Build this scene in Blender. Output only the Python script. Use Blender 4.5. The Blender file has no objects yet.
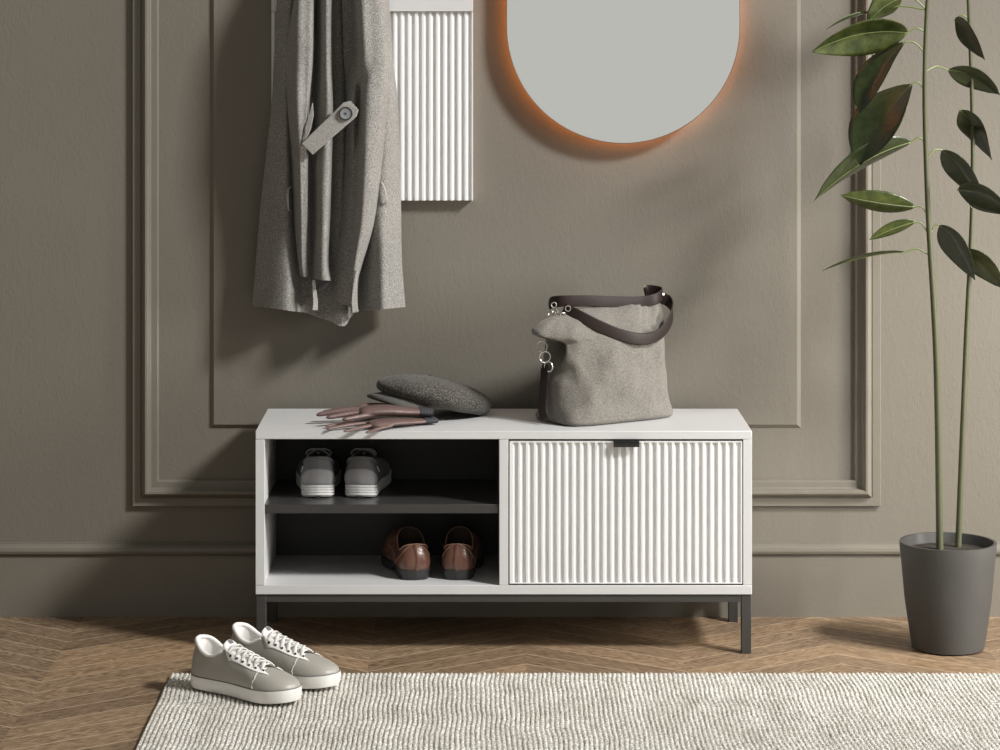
import bpy, math, random
from math import sin, cos, pi, radians
from mathutils import Vector, Matrix, noise
random.seed(7)
SC = bpy.context.scene
COL = SC.collection

# ------------------------------------------------------------------ camera measurements (from the photograph's vanishing point)
CAMZ, FPX, D0, VX, VY = 1.544, 2641.0, 6.773, 482.0, 15.0
def W(px, py, y):
    d = D0 + y
    return Vector(((px - VX) * d / FPX, y, CAMZ - (py - VY) * d / FPX))

# ------------------------------------------------------------------ node helpers
class NT:
    def __init__(s, name):
        s.m = bpy.data.materials.new(name); s.m.use_nodes = True
        s.t = s.m.node_tree; s.n = s.t.nodes; s.l = s.t.links
        s.b = s.n['Principled BSDF']
    def new(s, typ, **kw):
        nd = s.n.new(typ)
        for k, v in kw.items():
            if k.startswith('i_'): nd.inputs[k[2:]].default_value = v
            else: setattr(nd, k, v)
        return nd
    def link(s, a, b): s.l.new(a, b)
    def math(s, op, a, b=None, c=None):
        nd = s.n.new('ShaderNodeMath'); nd.operation = op
        for i, v in enumerate((a, b, c)):
            if v is None: continue
            if isinstance(v, (int, float)): nd.inputs[i].default_value = v
            else: s.l.new(v, nd.inputs[i])
        return nd.outputs[0]
    def coord(s, which='Object'):
        return s.new('ShaderNodeTexCoord').outputs[which]
    def noise(s, vec, scale, detail=3.0, rough=0.5):
        nd = s.new('ShaderNodeTexNoise'); nd.inputs['Scale'].default_value = scale
        nd.inputs['Detail'].default_value = detail; nd.inputs['Roughness'].default_value = rough
        if vec is not None: s.link(vec, nd.inputs['Vector'])
        return nd.outputs['Fac']
    def mapping(s, vec, scale=(1, 1, 1), rot=(0, 0, 0)):
        nd = s.new('ShaderNodeMapping'); nd.inputs['Scale'].default_value = scale
        nd.inputs['Rotation'].default_value = rot; s.link(vec, nd.inputs['Vector'])
        return nd.outputs[0]
    def ramp(s, fac, stops):
        nd = s.new('ShaderNodeValToRGB'); e = nd.color_ramp.elements
        while len(e) > 1: e.remove(e[-1])
        e[0].position = stops[0][0]; e[0].color = (*stops[0][1], 1)
        for p, c in stops[1:]:
            q = e.new(p); q.color = (*c, 1)
        s.link(fac, nd.inputs['Fac'])
        return nd.outputs['Color']
    def mix(s, fac, a, b, blend='MIX'):
        nd = s.new('ShaderNodeMix'); nd.data_type = 'RGBA'; nd.blend_type = blend
        for v, k in ((fac, 0), (a, 6), (b, 7)):
            if isinstance(v, (int, float)): nd.inputs[k].default_value = v
            elif isinstance(v, tuple): nd.inputs[k].default_value = (*v, 1)
            else: s.link(v, nd.inputs[k])
        return nd.outputs[2]
    def bump(s, h, dist=0.001, strength=1.0):
        nd = s.new('ShaderNodeBump'); nd.inputs['Distance'].default_value = dist
        nd.inputs['Strength'].default_value = strength; s.link(h, nd.inputs['Height'])
        s.link(nd.outputs[0], s.b.inputs['Normal'])
        return nd
    def base(s, c):
        if isinstance(c, tuple): s.b.inputs['Base Color'].default_value = (*c, 1)
        else: s.link(c, s.b.inputs['Base Color'])
    def set(s, rough=0.5, metal=0.0, spec=0.5, **kw):
        s.b.inputs['Roughness'].default_value = rough
        s.b.inputs['Metallic'].default_value = metal
        s.b.inputs['Specular IOR Level'].default_value = spec
        for k, v in kw.items(): s.b.inputs[k.replace('_', ' ')].default_value = v
        return s

M = {}
def flat(name, c, rough=0.5, metal=0.0, spec=0.5, bscale=0, bdist=0.0003, var=0.06, **kw):
    n = NT(name); n.set(rough, metal, spec, **kw)
    co = n.coord()
    f = n.noise(co, 14, 4)
    n.base(n.ramp(f, [(0.3, tuple(x * (1 - var) for x in c)), (0.7, tuple(min(1, x * (1 + var)) for x in c))]))
    if bscale: n.bump(n.noise(co, bscale, 3), bdist)
    M[name] = n.m
    return n

def speckle(name, dark, mid, light, scale, rough=0.9, bdist=0.0006, sheen=0.15, stretch=(1, 1, 1), patch=0.1):
    n = NT(name); n.set(rough, 0, 0.2); n.b.inputs['Sheen Weight'].default_value = sheen
    co = n.mapping(n.coord(), stretch)
    f = n.noise(co, scale, 2, 0.7)
    c = n.ramp(f, [(0.30, dark), (0.5, mid), (0.70, light)])
    g = n.noise(n.coord(), 9, 3)
    k = n.ramp(g, [(0.3, (1 - patch,) * 3), (0.7, (1, 1, 1))])
    n.base(n.mix(1.0, c, k, 'MULTIPLY'))
    n.bump(f, bdist)
    M[name] = n.m
    return n

# wall paint: slightly uneven roller texture with a few trowel marks
n = NT('wall_paint'); n.set(0.62, 0, 0.35)
co = n.coord()
a = n.noise(co, 90, 4, 0.6); b = n.noise(n.mapping(co, (1, 1, 0.35), (0, 0.6, 0)), 26, 6, 0.65)
br = n.math('SUBTRACT', 1.0, n.math('MULTIPLY', n.math('ABSOLUTE', n.math('SUBTRACT', b, 0.5)), 26)); br = n.math('MAXIMUM', br, 0.0)
h = n.math('ADD', n.math('MULTIPLY', a, 0.55), n.math('MULTIPLY', br, 0.22))
n.base(n.ramp(n.noise(co, 2.2, 4), [(0.3, (0.170, 0.155, 0.127)), (0.7, (0.183, 0.167, 0.138))]))
n.bump(h, 0.0016, 0.55)
M['wall'] = n.m
flat('trim_paint', (0.186, 0.170, 0.140), 0.45, spec=0.4, bscale=120, bdist=0.0004, var=0.03)

# chevron oak floor
n = NT('chevron_oak'); n.set(0.5, 0, 0.4)
co = n.coord(); sx = n.new('ShaderNodeSeparateXYZ'); n.link(co, sx.inputs[0])
HALF, TAN, PITCH = 0.375, 0.72, 0.098
u = n.math('SUBTRACT', sx.outputs[0], 0.105)
m = n.math('PINGPONG', u, HALF)
colid = n.math('FLOOR', n.math('DIVIDE', u, HALF))
v = n.math('DIVIDE', n.math('ADD', sx.outputs[1], n.math('MULTIPLY', m, TAN)), PITCH)
pid = n.math('FLOOR', v); fv = n.math('FRACT', v)
cx = n.new('ShaderNodeCombineXYZ'); n.link(pid, cx.inputs[0]); n.link(colid, cx.inputs[1])
wn = n.new('ShaderNodeTexWhiteNoise'); n.link(cx.outputs[0], wn.inputs['Vector'])
r = wn.outputs['Value']
gc = n.new('ShaderNodeCombineXYZ')
n.link(n.math('ADD', n.math('MULTIPLY', m, 2.2), n.math('MULTIPLY', r, 37)), gc.inputs[0])
n.link(n.math('MULTIPLY', v, 1.7), gc.inputs[1]); n.link(n.math('MULTIPLY', r, 11), gc.inputs[2])
big = n.noise(gc.outputs[0], 2.2, 3, 0.55)
rings = n.math('FRACT', n.math('MULTIPLY', big, 13))
rings = n.math('ABSOLUTE', n.math('SUBTRACT', rings, 0.5))
fc = n.new('ShaderNodeCombineXYZ')
n.link(n.math('ADD', n.math('MULTIPLY', m, 9), n.math('MULTIPLY', r, 23)), fc.inputs[0])
n.link(n.math('MULTIPLY', v, 16), fc.inputs[1])
fine = n.noise(fc.outputs[0], 4.2, 6, 0.72)
g = n.math('ADD', n.math('MULTIPLY', rings, 0.60), n.math('MULTIPLY', fine, 0.72))
wood = n.ramp(g, [(0.30, (0.070, 0.043, 0.025)), (0.44, (0.195, 0.130, 0.078)), (0.56, (0.315, 0.220, 0.138)), (0.74, (0.46, 0.335, 0.22))])
tone = n.ramp(r, [(0.0, (0.70, 0.68, 0.66)), (0.5, (0.92, 0.92, 0.92)), (1.0, (1.12, 1.08, 1.0))])
wood = n.mix(1.0, wood, tone, 'MULTIPLY')
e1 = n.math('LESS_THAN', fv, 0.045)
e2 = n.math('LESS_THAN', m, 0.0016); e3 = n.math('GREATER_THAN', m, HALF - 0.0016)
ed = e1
n.base(n.mix(n.math('MULTIPLY', ed, 0.75), wood, (0.56, 0.43, 0.30)))  # plank seams carry a light tan highlight painted into the colour
n.bump(n.math('SUBTRACT', n.math('MULTIPLY', g, 0.4), n.math('MULTIPLY', ed, 0.6)), 0.0008, 0.7)
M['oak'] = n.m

flat('white_laminate', (0.585, 0.588, 0.588), 0.42, spec=0.4, var=0.015)
flat('white_lacquer', (0.74, 0.743, 0.743), 0.40, spec=0.4, var=0.01)
flat('charcoal_board', (0.040, 0.039, 0.037), 0.33, spec=0.5, bscale=60, bdist=0.0001)
flat('back_board', (0.020, 0.020, 0.019), 0.5, spec=0.4)
flat('dark_metal', (0.060, 0.058, 0.055), 0.42, 0.3, 0.5, bscale=200, bdist=0.0001)
flat('handle_metal', (0.022, 0.022, 0.022), 0.4, 0.3)
flat('gap_black', (0.006, 0.006, 0.006), 0.8)
flat('mirror_edge', (0.03, 0.03, 0.03), 0.35, 0.6)
flat('nickel', (0.80, 0.78, 0.74), 0.32, 1.0)
flat('dark_leather', (0.018, 0.0105, 0.009), 0.5, spec=0.32, bscale=420, bdist=0.0003)
flat('glove_leather', (0.150, 0.098, 0.088), 0.40, spec=0.5, bscale=230, bdist=0.0012, var=0.2)
flat('glove_cuff', (0.050, 0.050, 0.056), 0.9, spec=0.2, bscale=500, bdist=0.001)
flat('brown_leather', (0.125, 0.056, 0.038), 0.27, spec=0.6, bscale=160, bdist=0.0004, var=0.25)
flat('brown_stitch', (0.42, 0.24, 0.15), 0.6)
flat('shoe_lining', (0.030, 0.018, 0.014), 0.8)
flat('black_rubber', (0.028, 0.028, 0.029), 0.45)
flat('runner_grey', (0.150, 0.150, 0.155), 0.7, spec=0.35, bscale=700, bdist=0.0005)
flat('runner_dark', (0.062, 0.062, 0.064), 0.8, bscale=700, bdist=0.0005)
flat('runner_heel', (0.30, 0.30, 0.315), 0.5, bscale=300, bdist=0.0002)
flat('runner_sole', (0.72, 0.72, 0.71), 0.45)
flat('runner_reflector', (0.85, 0.85, 0.85), 0.4)
flat('sneaker_leather', (0.36, 0.342, 0.305), 0.40, spec=0.45, bscale=240, bdist=0.0003, var=0.04)
flat('sneaker_white', (0.82, 0.805, 0.78), 0.55, bscale=300, bdist=0.0003, var=0.02)
flat('sneaker_sole', (0.80, 0.785, 0.75), 0.45, var=0.02)
flat('lace_cotton', (0.74, 0.73, 0.70), 0.9, bscale=900, bdist=0.0008, var=0.03)
flat('lace_dark', (0.05, 0.05, 0.05), 0.9)
flat('eyelet_dark', (0.015, 0.015, 0.015), 0.4)
flat('button_horn', (0.20, 0.21, 0.22), 0.28, spec=0.6, var=0.2)
flat('button_rim', (0.035, 0.035, 0.04), 0.3)
flat('planter_ceramic', (0.06, 0.058, 0.054), 0.6, bscale=90, bdist=0.0005)
flat('potting_soil', (0.03, 0.022, 0.016), 0.95, bscale=80, bdist=0.006)
flat('stem_green', (0.07, 0.075, 0.035), 0.6)
speckle('coat_wool', (0.095, 0.091, 0.084), (0.245, 0.238, 0.222), (0.47, 0.46, 0.43), 400, bdist=0.0009, patch=0.15)
speckle('coat_trim', (0.22, 0.21, 0.195), (0.34, 0.33, 0.31), (0.52, 0.50, 0.475), 400, bdist=0.0006)
speckle('cap_tweed', (0.009, 0.008, 0.007), (0.050, 0.047, 0.041), (0.19, 0.18, 0.16), 330, bdist=0.0012, patch=0.1)
speckle('cap_brim', (0.03, 0.029, 0.026), (0.075, 0.072, 0.065), (0.15, 0.143, 0.13), 600, bdist=0.0006)

# bag canvas, a plain weave
n = NT('bag_canvas'); n.set(0.9, 0, 0.2); n.b.inputs['Sheen Weight'].default_value = 0.15
co = n.coord()
wa = n.noise(n.mapping(co, (1, 1, 5)), 200, 2, 0.6); wb = n.noise(n.mapping(co, (5, 5, 1)), 200, 2, 0.6)
f = n.math('MULTIPLY', n.math('ADD', wa, wb), 0.5)
n.base(n.ramp(f, [(0.36, (0.085, 0.080, 0.070)), (0.5, (0.165, 0.153, 0.134)), (0.62, (0.242, 0.228, 0.203))]))
h = n.math('ADD', f, n.math('MULTIPLY', n.noise(co, 22, 3), 4.0))
n.bump(h, 0.0009)
M['canvas'] = n.m

# rug yarn
n = NT('rug_yarn'); n.set(0.95, 0, 0.1); n.b.inputs['Sheen Weight'].default_value = 0.2
co = n.coord()
f = n.noise(n.mapping(co, (1, 0.55, 1), (0, 0, 0.5)), 260, 3, 0.75)
k = n.noise(n.mapping(co, (1, 0.3, 1)), 16, 4, 0.6)
c = n.ramp(f, [(0.36, (0.13, 0.115, 0.085)), (0.47, (0.55, 0.52, 0.45)), (0.58, (0.93, 0.91, 0.87))])
n.base(n.mix(1.0, c, n.ramp(k, [(0.3, (0.78, 0.77, 0.74)), (0.62, (1, 1, 1))]), 'MULTIPLY'))
n.bump(f, 0.003, 1.0)
M['rug'] = n.m

# mirror
n = NT('mirror_silver'); n.base((0.86, 0.865, 0.85)); n.set(0.06, 1.0); M['mirror'] = n.m
n = NT('led_amber'); n.base((1, 0.5, 0.2)); n.b.inputs['Emission Color'].default_value = (1.0, 0.30, 0.045, 1)
n.b.inputs['Emission Strength'].default_value = 7.5; M['led'] = n.m

def leafmat(name, d, l):
    n = NT(name); n.set(0.30, 0, 0.5)
    co = n.coord('Generated')
    f = n.noise(n.mapping(n.coord(), (1, 1, 1)), 28, 4, 0.6)
    n.base(n.ramp(f, [(0.35, d), (0.7, l)]))
    n.bump(n.noise(n.coord(), 60, 3), 0.001)
    M[name] = n.m
leafmat('leaf_dark', (0.016, 0.024, 0.008), (0.036, 0.050, 0.015))
leafmat('leaf_mid', (0.024, 0.036, 0.009), (0.080, 0.098, 0.024))
flat('leaf_rib', (0.16, 0.20, 0.07), 0.45)

# ------------------------------------------------------------------ mesh builder
def catmull(pts, n):
    """smooth curve through the points (tuples of any length), n steps per span"""
    out = []
    P = [tuple(p) for p in pts]
    for i in range(len(P) - 1):
        p0 = P[max(i - 1, 0)]; p1 = P[i]; p2 = P[i + 1]; p3 = P[min(i + 2, len(P) - 1)]
        for k in range(n):
            t = k / n
            out.append(tuple(0.5 * ((2 * b) + (-a + c) * t + (2 * a - 5 * b + 4 * c - d) * t * t + (-a + 3 * b - 3 * c + d) * t ** 3)
                             for a, b, c, d in zip(p0, p1, p2, p3)))
    out.append(P[-1])
    return out

def lerp(a, b, t): return a + (b - a) * t
def interp(tab, x):
    if x <= tab[0][0]: return tab[0][1]
    for (x0, y0), (x1, y1) in zip(tab, tab[1:]):
        if x <= x1: return lerp(y0, y1, (x - x0) / (x1 - x0))
    return tab[-1][1]
def sinterp(tab, x):
    """smoothly eased table lookup"""
    n_ = len(tab)
    if x <= tab[0][0]: return tab[0][1]
    if x >= tab[-1][0]: return tab[-1][1]
    for i in range(n_ - 1):
        x0, y0 = tab[i]; x1, y1 = tab[i + 1]
        if x <= x1:
            t = (x - x0) / (x1 - x0)
            def sl(j):
                a = max(j - 1, 0); b = min(j + 1, n_ - 1)
                return (tab[b][1] - tab[a][1]) / (tab[b][0] - tab[a][0])
            m0 = sl(i) * (x1 - x0); m1 = sl(i + 1) * (x1 - x0)
            return (2*t**3-3*t*t+1)*y0 + (t**3-2*t*t+t)*m0 + (-2*t**3+3*t*t)*y1 + (t**3-t*t)*m1

class MB:
    def __init__(s): s.v = []; s.f = []; s.mi = []
    def add(s, vs, fs, mi=0):
        o = len(s.v); s.v += [tuple(p) for p in vs]; s.f += [tuple(i + o for i in f) for f in fs]; s.mi += [mi] * len(fs)
        return s
    def box(s, x0, x1, y0, y1, z0, z1, mi=0):
        return s.add([(x0,y0,z0),(x1,y0,z0),(x1,y1,z0),(x0,y1,z0),(x0,y0,z1),(x1,y0,z1),(x1,y1,z1),(x0,y1,z1)],
                     [(0,3,2,1),(4,5,6,7),(0,1,5,4),(1,2,6,5),(2,3,7,6),(3,0,4,7)], mi)
    def loft(s, rings, closed=True, caps=True, mi=0):
        n_ = len(rings[0]); vs = [p for r_ in rings for p in r_]; fs = []
        for i in range(len(rings) - 1):
            for j in range(n_ if closed else n_ - 1):
                k = (j + 1) % n_
                fs.append((i*n_+j, i*n_+k, (i+1)*n_+k, (i+1)*n_+j))
        if caps and closed:
            fs.append(tuple(range(n_ - 1, -1, -1))); o = (len(rings) - 1) * n_; fs.append(tuple(o + j for j in range(n_)))
        return s.add(vs, fs, mi)
    def tube(s, pts, r, seg=10, closed=False, flat=1.0, mi=0, up=(0, 0, 1)):
        pts = [Vector(p) for p in pts]; n_ = len(pts); rings = []
        for i, p in enumerate(pts):
            a = pts[(i - 1) % n_] if closed else pts[max(i - 1, 0)]
            b = pts[(i + 1) % n_] if closed else pts[min(i + 1, n_ - 1)]
            t = (b - a).normalized(); upv = Vector(up)
            if abs(t.dot(upv)) > 0.97: upv = Vector((0, 1, 0)) if abs(t.y) < 0.9 else Vector((1, 0, 0))
            x = t.cross(upv).normalized(); y = x.cross(t)
            rr = r[i] if isinstance(r, (list, tuple)) else r
            rings.append([p + x * (rr * cos(2*pi*k/seg)) + y * (rr * flat * sin(2*pi*k/seg)) for k in range(seg)])
        if closed: rings.append(rings[0])
        return s.loft(rings, True, not closed, mi)
    def torus(s, c, axis, R, r, seg=24, mi=0):
        axis = Vector(axis).normalized(); q = axis.to_track_quat('Z', 'Y'); c = Vector(c)
        pts = [c + q @ Vector((R*cos(2*pi*k/seg), R*sin(2*pi*k/seg), 0)) for k in range(seg)]
        rings = []
        for k in range(seg):
            d = (pts[k] - c).normalized()
            rings.append([pts[k] + d * (r*cos(2*pi*j/8)) + axis * (r*sin(2*pi*j/8)) for j in range(8)])
        rings.append(rings[0])
        return s.loft(rings, True, False, mi)
    def disc(s, c, axis, prof, seg=24, mi=0):
        """lathe: prof = [(radius, height along axis)...]"""
        axis = Vector(axis).normalized(); q = axis.to_track_quat('Z', 'Y'); c = Vector(c)
        rings = [[c + q @ Vector((r_*cos(2*pi*k/seg), r_*sin(2*pi*k/seg), h_)) for k in range(seg)] for r_, h_ in prof]
        return s.loft(rings, True, True, mi)
    def ribbon(s, pts, wdirs, w, th, mi=0):
        pts = [Vector(p) for p in pts]; rings = []
        for i, p in enumerate(pts):
            t = (pts[min(i+1, len(pts)-1)] - pts[max(i-1, 0)]).normalized()
            wd = Vector(wdirs[i] if isinstance(wdirs, list) else wdirs); wd = (wd - t * wd.dot(t)).normalized(); nn = t.cross(wd)
            ww = w[i] if isinstance(w, list) else w
            a = wd * (ww / 2); b = nn * (th / 2); c = wd * (ww / 2 - th * 0.4)
            rings.append([p + a - b*0.3, p + c - b, p - c - b, p - a - b*0.3, p - a + b*0.3, p - c + b, p + c + b, p + a + b*0.3])
        return s.loft(rings, True, True, mi)
    def build(s, name, mats, parent=None, local=False, smooth=35, bevel=0, solid=0, weld=False):
        vs = s.v
        if parent is not None and not local:
            off = parent.get('_world', None)
            o = Vector(off) if off is not None else Vector((0, 0, 0))
            vs = [(p[0]-o.x, p[1]-o.y, p[2]-o.z) for p in vs]
        me = bpy.data.meshes.new(name); me.from_pydata(vs, [], s.f)
        if not isinstance(mats, (list, tuple)): mats = [mats]
        for m_ in mats: me.materials.append(M[m_])
        for p, k in zip(me.polygons, s.mi): p.material_index = k
        me.polygons.foreach_set('use_smooth', [True] * len(me.polygons))
        me.update()
        if smooth < 180: me.set_sharp_from_angle(angle=radians(smooth))
        ob = bpy.data.objects.new(name, me); COL.objects.link(ob)
        if parent is not None: ob.parent = parent
        if weld:
            md = ob.modifiers.new('weld', 'WELD'); md.merge_threshold = 1e-5
        if bevel:
            md = ob.modifiers.new('bevel', 'BEVEL'); md.width = bevel; md.segments = 2; md.limit_method = 'ANGLE'
        if solid:
            md = ob.modifiers.new('solid', 'SOLIDIFY'); md.thickness = solid; md.offset = 0
        return ob

def thing(name, label, cat, loc, rz=0, group=None):
    o = bpy.data.objects.new(name, None); COL.objects.link(o); o.empty_display_size = 0.05
    o.location = loc; o.rotation_euler = (0, 0, rz); o['label'] = label; o['category'] = cat
    if group: o['group'] = group
    o['_world'] = tuple(loc)
    return o
def struct(o): o['kind'] = 'structure'; return o

# ------------------------------------------------------------------ the room
WY = 0.015                                     # plane of the wall; y = 0 is the baseboard's face
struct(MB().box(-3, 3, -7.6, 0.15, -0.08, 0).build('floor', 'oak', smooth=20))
struct(MB().box(-3, 3, WY, 0.15, 0, 2.9).build('wall_back', 'wall', smooth=20))
# baseboard: flat plinth under a rounded bead
prof = [(WY, 0.0), (0.0, 0.0), (0.0, 0.006), (0.0, 0.155), (0.002, 0.1585), (-0.002, 0.1595), (-0.008, 0.163), (-0.0105, 0.170), (-0.009, 0.178),
        (-0.003, 0.1835), (0.004, 0.186), (0.009, 0.1865), (0.009, 0.1885), (WY, 0.1895)]
bb = MB(); bb.loft([[(x, y, z) for y, z in prof] for x in (-3, 3)], True, True)
struct(bb.build('baseboard_back', 'trim_paint', smooth=28))

def frame_sweep(x0, x1, z0, z1, prof):
    """mitred rectangular moulding: prof = [(inset from outer edge, height off the wall)]"""
    rings = []
    for cx_, cz_, sx_, sz_ in ((x0, z0, 1, 1), (x1, z0, -1, 1), (x1, z1, -1, -1), (x0, z1, 1, -1)):
        rings.append([(cx_ + sx_*u_, WY - h_, cz_ + sz_*u_) for u_, h_ in prof])
    rings.append(rings[0])
    return MB().loft(rings, False, False)
x0 = W(132, 0, 0).x; x1 = W(881, 0, 0).x; z0 = W(0, 506.8, 0).z
mp = [(0, 0), (0.0006, 0.0075), (0.002, 0.0085), (0.021, 0.0085), (0.0235, 0.0075), (0.026, 0.012), (0.031, 0.0185), (0.036, 0.0215), (0.041, 0.021), (0.0445, 0.018),
      (0.046, 0.013), (0.0465, 0.0085), (0.049, 0.0075), (0.064, 0.0075), (0.0665, 0.006), (0.0675, 0.0)]
mp = [(u_, h_*1.6) for u_, h_ in mp]
struct(frame_sweep(x0, x1, z0, 2.62, mp).build('trim_1', 'trim_paint', smooth=26))
# raised field with a narrow bevelled border
fx0 = W(209.5, 0, 0).x; fx1 = W(801.5, 0, 0).x; fz0 = W(0, 429, 0).z; bw = 0.0105; fh = 0.009
o_ = [(fx0, fz0), (fx1, fz0), (fx1, 2.45), (fx0, 2.45)]
i_ = [(fx0+bw, fz0+bw), (fx1-bw, fz0+bw), (fx1-bw, 2.45-bw), (fx0+bw, 2.45-bw)]
fb = MB().add([(x, WY, z) for x, z in o_] + [(x, WY - fh, z) for x, z in i_] + [(x, WY + 0.01, z) for x, z in o_],
              [(0,1,5,4), (1,2,6,5), (2,3,7,6), (3,0,4,7), (4,5,6,7), (8,9,1,0), (9,10,2,1), (10,11,3,2), (11,8,0,3)])
struct(fb.build('trim_2', 'wall', smooth=10))
FY = WY - fh                                   # face of the raised field

# ------------------------------------------------------------------ flutes
def flutes(mb, xa, xb, z0, z1, yf, n, depth, fillet=0.26, yback=0.004):
    """panel whose front has n concave flutes with flat fillets between them"""
    w = (xb - xa) / n; prof = []
    for i in range(n):
        xs = xa + i * w; fl = w * fillet
        prof.append((xs, yf)); prof.append((xs + fl, yf))
        for k in range(1, 10):
            t = k / 10
            a = pi * t
            prof.append((xs + fl + (w - fl) * (0.5 - 0.5 * cos(a)), yf + depth * sin(a) ** 0.9))
    prof.append((xb, yf))
    m_ = len(prof)
    vs = [(x, y, z0) for x, y in prof] + [(x, y, z1) for x, y in prof] + [(xb, yback, z0), (xa, yback, z0), (xb, yback, z1), (xa, yback, z1)]
    fs = [(i, i+1, m_+i+1, m_+i) for i in range(m_-1)]
    A, B, C_, D = 2*m_, 2*m_+1, 2*m_+2, 2*m_+3
    fs += [(m_-1, A, C_, 2*m_-1), (A, B, D, C_), (B, 0, m_, D)]
    fs += [tuple([B, A] + list(range(m_-1, -1, -1))), tuple([C_, D] + list(range(m_, 2*m_)))]
    mb.add(vs, fs)

# ------------------------------------------------------------------ shoe bench
YF = 6.38 - D0; YB = -0.030
def cz(py): return CAMZ - (py - VY) * 6.38 / FPX
CX0, CX1 = W(255.5, 0, YF).x, W(752, 0, YF).x
ZT, ZTB, ZBT, ZBB = 0.539, 0.5185, 0.1665, 0.144
bench = thing('shoe_bench', 'long white shoe bench with open shelves, a fluted drop front and dark metal legs', 'bench', ((CX0+CX1)/2, (YF+YB)/2, 0))
bv = 0.0012
MB().box(CX0, CX1, YF, YB, ZTB+0.0006, ZT).build('top_panel', 'white_laminate', bench, bevel=bv)
MB().box(CX0, CX1, YF, YB, ZBB, ZBT-0.0006).build('bottom_panel', 'white_laminate', bench, bevel=bv)
PT = 0.0215
MB().box(CX0, CX0+PT, YF+0.0003, YB, ZBT, ZTB).build('side_panel', 'white_laminate', bench, bevel=0.0008)
MB().box(CX1-PT, CX1, YF+0.0003, YB, ZBT, ZTB).build('side_panel', 'white_laminate', bench, bevel=0.0008)
DX0, DX1 = W(499.3, 0, YF).x, W(508.3, 0, YF).x
MB().box(DX0, DX1, YF+0.0003, YB-0.006, ZBT, ZTB).build('divider', 'white_laminate', bench, bevel=0.0008)
MB().box(CX0+PT, CX1-PT, YB-0.007, YB-0.001, ZBT, ZTB).build('back_panel', 'back_board', bench)
ZS = cz(505)
MB().box(CX0+PT+0.0008, DX0-0.0008, YF+0.006, YB-0.008, ZS-0.0215, ZS).build('shelf', 'charcoal_board', bench, bevel=bv)
# drop-front door
dx0, dx1 = DX1+0.0032, CX1-PT-0.0022; dz0, dz1 = ZBT+0.0035, ZTB-0.0045
door = MB()
fr = 0.0028
flutes(door, dx0+fr, dx1-fr, dz0+fr, dz1-fr, YF+0.0006, 30, 0.0066, 0.28, YF+0.018)
door.box(dx0, dx1, YF+0.0004, YF+0.018, dz0, dz0+fr).box(dx0, dx1, YF+0.0004, YF+0.018, dz1-fr, dz1)
door.box(dx0, dx0+fr, YF+0.0004, YF+0.018, dz0+fr, dz1-fr).box(dx1-fr, dx1, YF+0.0004, YF+0.018, dz0+fr, dz1-fr)
d_ = door.build('door', 'white_lacquer', bench, smooth=30)
hx0, hx1 = W(613.3, 0, YF).x, W(639, 0, YF).x
hd = MB().box(hx0, hx1, YF-0.016, YF+0.012, dz1-0.0005, dz1+0.0022).box(hx0, hx1, YF-0.016, YF-0.0135, dz1-0.0115, dz1+0.0022)
h_ob = hd.build('handle', 'handle_metal', bench, bevel=0.0005)
h_ob.parent = d_
MB().box(DX1+0.0002, CX1-PT-0.0002, YF+0.019, YF+0.021, ZBT+0.0002, ZTB-0.0002).build('door_gap_shade', 'gap_black', bench)  # black sheet behind the door, its colour stands in for shade in the gaps
# metal base
lw = 0.0235; fzt = ZBB - 0.0004; rh = 0.019
lx = [CX0+0.0015, CX1-0.0015-lw]; ly = [YF+0.004, YB-0.004-lw]
for x in lx:
    for y in ly:
        MB().box(x, x+lw, y, y+lw, 0.0, fzt).build('leg', 'dark_metal', bench, bevel=0.001)
for y in ly:
    MB().box(lx[0]+lw, lx[1], y+0.001, y+lw-0.001, fzt-rh, fzt).build('rail', 'dark_metal', bench, bevel=0.0008)
for x in lx:
    MB().box(x+0.001, x+lw-0.001, ly[0]+lw, ly[1], fzt-rh, fzt).build('rail', 'dark_metal', bench, bevel=0.0008)

# ------------------------------------------------------------------ coat rack
RY = -0.026
rx0, rx1 = W(271.5, 0, RY).x, W(473, 0, RY).x
rz0 = W(0, 200.5, RY).z; rzb = W(0, 11.5, RY).z
rack = thing('coat_rack', 'white fluted wall-mounted coat rack behind the hanging coat', 'coat rack', ((rx0+rx1)/2, FY, rz0))
rp = MB(); flutes(rp, rx0+0.003, rx1-0.003, rz0, rzb-0.001, RY, 28, 0.0066, 0.28, FY)
rp.box(rx0, rx0+0.003, RY-0.0008, FY, rz0, rzb-0.001).box(rx1-0.003, rx1, RY-0.0008, FY, rz0, rzb-0.001)
rp.build('fluted_panel', 'white_lacquer', rack, smooth=30)
MB().box(rx0, rx1, RY-0.007, FY, rzb, 1.93).build('hook_board', 'white_laminate', rack, bevel=bv)
hookx = W(335, 0, -0.06).x
for hx in (hookx, hookx + 0.17, hookx + 0.30):
    hk = MB().disc((hx, RY-0.007, 1.90), (0, -1, 0), [(0.013, 0), (0.013, 0.004), (0.009, 0.006)], 20)
    hk.tube(catmull([(hx, RY-0.01, 1.90), (hx, RY-0.035, 1.892), (hx, RY-0.055, 1.905), (hx, RY-0.062, 1.928)], 6), 0.005, 10)
    hk.build('hook', 'dark_metal', rack)

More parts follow.
